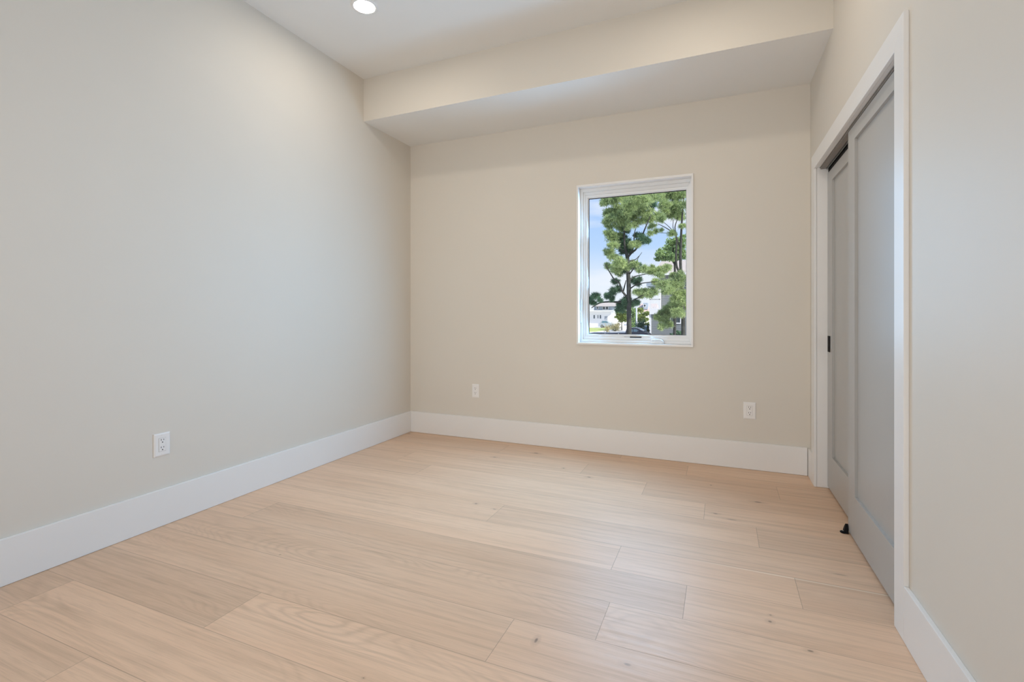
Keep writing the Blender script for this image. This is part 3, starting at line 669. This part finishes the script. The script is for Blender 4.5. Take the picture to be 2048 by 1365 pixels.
# white house across the lawn
WYc = 118.0
W = empty('house', (at(1210, 627, 1, WYc).x, WYc, GZ)); thing(W, 'white two-storey house with a low roof, far across the lawn', 'house')
def wx(px): return at(px, 627, 1, WYc).x
def wz(py): return at(1205, py, 1, WYc).z
def wpart(n, bm, m): return root_at(obj(n, bm, m, W), W)
b = BM(); box(b, wx(1150), wx(1229), WYc, WYc + 12, GZ, wz(622)); wpart('lower_walls', b, M_WSID)
b = BM(); box(b, wx(1186), wx(1227), WYc + 1, WYc + 12, wz(622), wz(612.5)); wpart('upper_walls', b, M_BLUEG)
b = BM()
a0, a1 = wx(1182), wx(1232)
v = [b.verts.new(p) for p in ((a0, WYc - .2, wz(613)), (a1, WYc - .2, wz(613)), (a1, WYc + 12.6, wz(613)), (a0, WYc + 12.6, wz(613)), (wx(1192), WYc + 6, wz(603.5)), (a1 - 1, WYc + 6, wz(603.5)))]
for f in ((0, 1, 5, 4), (2, 3, 4, 5), (1, 2, 5), (3, 0, 4), (3, 2, 1, 0)): b.faces.new([v[i] for i in f])
wpart('roof', b, M_ROOF)
b = BM(); box(b, wx(1150), wx(1230), WYc - 1.6, WYc, wz(623), wz(621)); wpart('porch_roof', b, M_WHITE)
for px in (1226, 1229.5):
    b = BM(); box(b, wx(px) - .15, wx(px) + .15, WYc - 1.5, WYc - 1.2, GZ, wz(623)); wpart('porch_post', b, M_WHITE)
for q in ((1205, 1211, 613.5, 620), (1211, 1217, 613.5, 620), (1193, 1197, 613.5, 619)): hwin(*q, 0, W, WYc + .95)
for q in ((1186.5, 1190.5, 630, 638.5), (1194.5, 1197.5, 630, 638), (1199, 1203, 630, 638.5)): hwin(*q, 0, W, WYc - .03)
b = BM(); box(b, wx(1209), wx(1215), WYc - .06, WYc + .02, GZ, wz(633)); wpart('front_door', b, mat('grey front door', (.35, .38, .42), .5, noise=(3, .05)))

# further house with a pinkish roof between pine trunk and grey house
PYc = 130.0
P = empty('house', (at(1287, 627, 1, PYc).x, PYc, GZ)); thing(P, 'pale house with a pinkish roof, seen between the pine trunk and grey house', 'house')
def fx(px): return at(px, 627, 1, PYc).x
def fz(py): return at(1285, py, 1, PYc).z
b = BM(); box(b, fx(1274), fx(1310), PYc, PYc + 10, GZ, fz(625)); root_at(obj('walls', b, M_WSID, P), P)
b = BM()
v = [b.verts.new(p) for p in ((fx(1270), PYc - .4, fz(626)), (fx(1312), PYc - .4, fz(626)), (fx(1312), PYc + 10.4, fz(626)), (fx(1270), PYc + 10.4, fz(626)), (fx(1276), PYc + 5, fz(607)), (fx(1310), PYc + 5, fz(607)))]
for f in ((0, 1, 5, 4), (2, 3, 4, 5), (1, 2, 5), (3, 0, 4), (3, 2, 1, 0)): b.faces.new([v[i] for i in f])
root_at(obj('roof', b, mat('pinkish roof shingles', (.60, .47, .43), .9, .1, noise=(4, .1)), P), P)
b = BM(); box(b, fx(1285), fx(1294), PYc + 1.2, PYc + 4, fz(619), fz(606)); root_at(obj('dormer', b, M_BLUEG, P), P)
hwin(1287, 1292, 609, 615, 0, P, PYc + 1.15)

# navy pickup truck
def vehicle(name, label, cat, Y, prof, glass, wheels, paint, depth, z_row, extra=None):
    """prof: side outline in photo pixels at depth plane Y; depth: body width"""
    k = mpp(Y)
    xs = [p[0] for p in prof]
    root = empty(name, (at((min(xs) + max(xs)) / 2, 640, 1, Y).x, Y, GZ)); thing(root, label, cat)
    def q(p): w_ = at(p[0], p[1], 1, Y); return (w_.x, w_.z)
    b = BM(); prism(b, [q(p) for p in prof], Y, Y + depth); root_at(obj('body', b, paint, root, bevel=.06), root)
    for gl in glass:
        b = BM(); prism(b, [q(p) for p in gl], Y - .012, Y + .03); root_at(obj('side_window', b, M_CARGLASS, root), root)
    for (px, rad) in wheels:
        x = at(px, 640, 1, Y).x
        for yy in (Y - .02, Y + depth - .23):
            b = BM(); lathe(b, [(rad * .6, 0), (rad, .03), (rad, .22), (rad * .6, .25)], 24, Matrix.Translation((x, yy + .25, GZ + rad)) @ Matrix.Rotation(math.pi / 2, 4, 'X')); wo = root_at(obj('wheel', b, M_TYRE, root), root)
            b = BM(); lathe(b, [(rad * .55, 0), (rad * .5, .27)], 20, Matrix.Translation((x, yy + .26, GZ + rad)) @ Matrix.Rotation(math.pi / 2, 4, 'X')); h_ = obj('hub', b, M_ALU, wo)
    return root, q
yb = HY + (3.2 - .42) / mpp(46); 
truck, q = vehicle('pickup_truck', 'dark navy pickup truck parked behind the big pine trunk', 'truck', 46,
    [(1178, yb), (1294, yb), (1298, 678), (1297.5, 670), (1293, 666.2), (1288, 664.5), (1276, 657.6), (1272, 656.4), (1256, 656.2), (1253, 658), (1250.5, 665.6), (1250, 666.3), (1179, 666.3), (1178, 668)],
    [[(1267, 664.0), (1267, 658.8), (1273, 658.8), (1280.5, 664.2)], [(1254, 664.0), (1256, 658.8), (1265.5, 658.8), (1265.5, 664.0)]], [(1197, .40), (1281, .40)], M_NAVY, 1.9, 0)
b = BM(); 
for px in (1187, 1210, 1237):
    p = at(px, 668, 1, 46)
    b = BM(); box(b, p.x - .035, p.x + .035, 45.97, 46.0, p.z - .03, p.z + .03); root_at(obj('painted_glint', b, M_WHITE, truck), truck)  # white chips standing for light glinting off the truck bed
p = at(1277.5, 664, 1, 46); b = BM(); box(b, p.x - .10, p.x + .10, 45.78, 45.98, p.z - .07, p.z + .08); root_at(obj('side_mirror', b, M_NAVY, truck, bevel=.03), truck)
w0, w1 = q((1275, 658.4)), q((1287, 664.6))
b = BM(); hexa(b, [(w0[0] + .02, 46.12, w0[1]), (w1[0] + .0, 46.12, w1[1]), (w1[0] + .0, 47.78, w1[1]), (w0[0] + .02, 47.78, w0[1])], [(w0[0] + .05, 46.12, w0[1] + .03), (w1[0] + .03, 46.12, w1[1] + .03), (w1[0] + .03, 47.78, w1[1] + .03), (w0[0] + .05, 47.78, w0[1] + .03)])
root_at(obj('windshield', b, M_CARGLASS, truck), truck)

# silver car on the far side of the lawn
def zr(Y, h): return HY + (3.2 - h) / mpp(Y)
Yc = 108.5
vehicle('car', 'silver grey car parked in front of the white house', 'car', Yc,
    [(1199, zr(Yc, .3)), (1226, zr(Yc, .3)), (1228, zr(Yc, .8)), (1224, zr(Yc, 1.05)), (1219, zr(Yc, 1.15)), (1214.5, zr(Yc, 1.62)), (1204, zr(Yc, 1.66)), (1200, zr(Yc, 1.15)), (1198.5, zr(Yc, .9))],
    [[(1203, zr(Yc, 1.12)), (1205, zr(Yc, 1.55)), (1213, zr(Yc, 1.52)), (1216.5, zr(Yc, 1.12))]], [(1204, .35), (1221, .35)], M_SILVER, 1.8, 0)
Yc = 66.2
vehicle('car', 'pale car, only its cabin showing over the pickup hood', 'car', Yc,
    [(1272, zr(Yc, .3)), (1331, zr(Yc, .3)), (1332, zr(Yc, .8)), (1298, zr(Yc, 1.0)), (1295, zr(Yc, 1.52)), (1288, zr(Yc, 1.55)), (1283, zr(Yc, 1.0)), (1273, zr(Yc, .9))],
    [[(1286, zr(Yc, 1.02)), (1289, zr(Yc, 1.46)), (1294, zr(Yc, 1.44)), (1295.5, zr(Yc, 1.02))]], [(1282, .33), (1322, .33)], mat('pale car paint', (.62, .70, .74), .3, .6, noise=(3, .03)), 1.7, 0)

# street lamp post
Y = 70; r = empty('street_lamp', (at(1273, 640, 1, Y).x, Y, GZ)); thing(r, 'tall pale street lamp post right of the big pine trunk', 'street lamp')
zt = at(1273, 598, 1, Y).z - GZ
b = BM(); lathe(b, [(.20, 0), (.20, .25), (.12, .35), (.10, zt - .3)], 16); obj('pole', b, M_POST, r, smooth=True)
b = BM(); lathe(b, [(.05, zt - .3), (.17, zt - .22), (.20, zt), (.10, zt + .12), (.03, zt + .22)], 16); obj('lantern_head', b, M_POST, r, smooth=True)

# shrubs
def shrub(name, label, cat, Y, clumps, m, per=80, group=None, **k):
    cx_ = sum(c[0] for c in clumps) / len(clumps)
    T = empty(name, (at(cx_, 640, 1, Y).x, Y, GZ)); thing(T, label, cat, group)
    root_at(foliage('leaves', clumps, Y, m, T, per=per, **k), T)
    base = HY + 3.2 / mpp(Y); top = min(c[1] for c in clumps)
    root_at(limbs('stem', [[(cx_, base, 1.2), (cx_, (base + top) / 2, .9), (cx_ + .5, top + 2, .3)]], Y, M_BARK, T), T)
shrub('shrub', 'yellow-green leafy bush just left of the big pine trunk', 'shrub', 95, [(1238, 628, 7, 0), (1245, 632, 8, 0), (1250, 638, 7, 0), (1242, 640, 6, 0), (1236, 635, 5, 0), (1250, 626, 7, 1)], M_SHRUB, per=150, blade=(.30, .09), seed=11, broad=True)
shrub('shrub', 'bright green tree-like bush between pine trunk and lamp post', 'shrub', 88, [(1266, 622, 6, 0), (1268, 632, 7, 0), (1265, 642, 7, 0), (1268, 651, 6, 0), (1264, 612, 4, 0)], M_BROAD, per=150, blade=(.28, .085), seed=12, broad=True)
shrub('shrub', 'leafy green bush right of the lamp post, beside the grey house', 'shrub', 84, [(1280, 622, 6, 0), (1284, 632, 7, 0), (1279, 641, 7, 0), (1290, 640, 6, 0), (1293, 628, 5, 0), (1294, 650, 5, 0)], M_SHRUB, per=150, blade=(.28, .085), seed=13, broad=True)
shrub('palm_bush', 'spiky dark bush at the foot of the lamp post', 'shrub', 58, [(1277, 654, 4.5, 0), (1282, 651, 5, 0), (1286, 649, 3.5, 0), (1280, 658, 5, 0)], M_PINED, per=60, blade=(.65, .045), seed=14, jitter=.4)
shrub('ornamental_grass', 'tuft of tan grass growing on the lawn before the white house', 'grass plant', 88, [(1232, 655, 5, 0), (1230, 660, 4, 0), (1235, 650, 3, 0), (1226, 654, 3, 0)], M_TAN, per=24, blade=(.8, .06), seed=15)
shrub('ornamental_grass', 'thin tuft of tan stalks at the near lawn edge', 'grass plant', 80, [(1213, 657, 2.5, 0), (1215, 661, 3, 0)], M_TAN, per=16, blade=(.7, .05), seed=16)
shrub('leafy_bush', 'dark round bush at the foot of the grey house wall', 'shrub', 52, [(1356, 664, 5, 0), (1351, 668, 5, 0), (1360, 668, 5, 0), (1355, 674, 7, 0), (1347, 672, 4, 0)], M_PINED, per=60, blade=(.25, .09), seed=17, broad=True)
cc = []
for k in range(9): cc.append((1296.3, 650.5 + k * 4.2, .5 + .40 * k, 0))
shrub('conical_shrub', 'narrow dark cone-shaped shrub at the corner of the grey house', 'shrub', 50, cc, M_CONE, per=90, blade=(.14, .06), seed=18, jitter=.1)
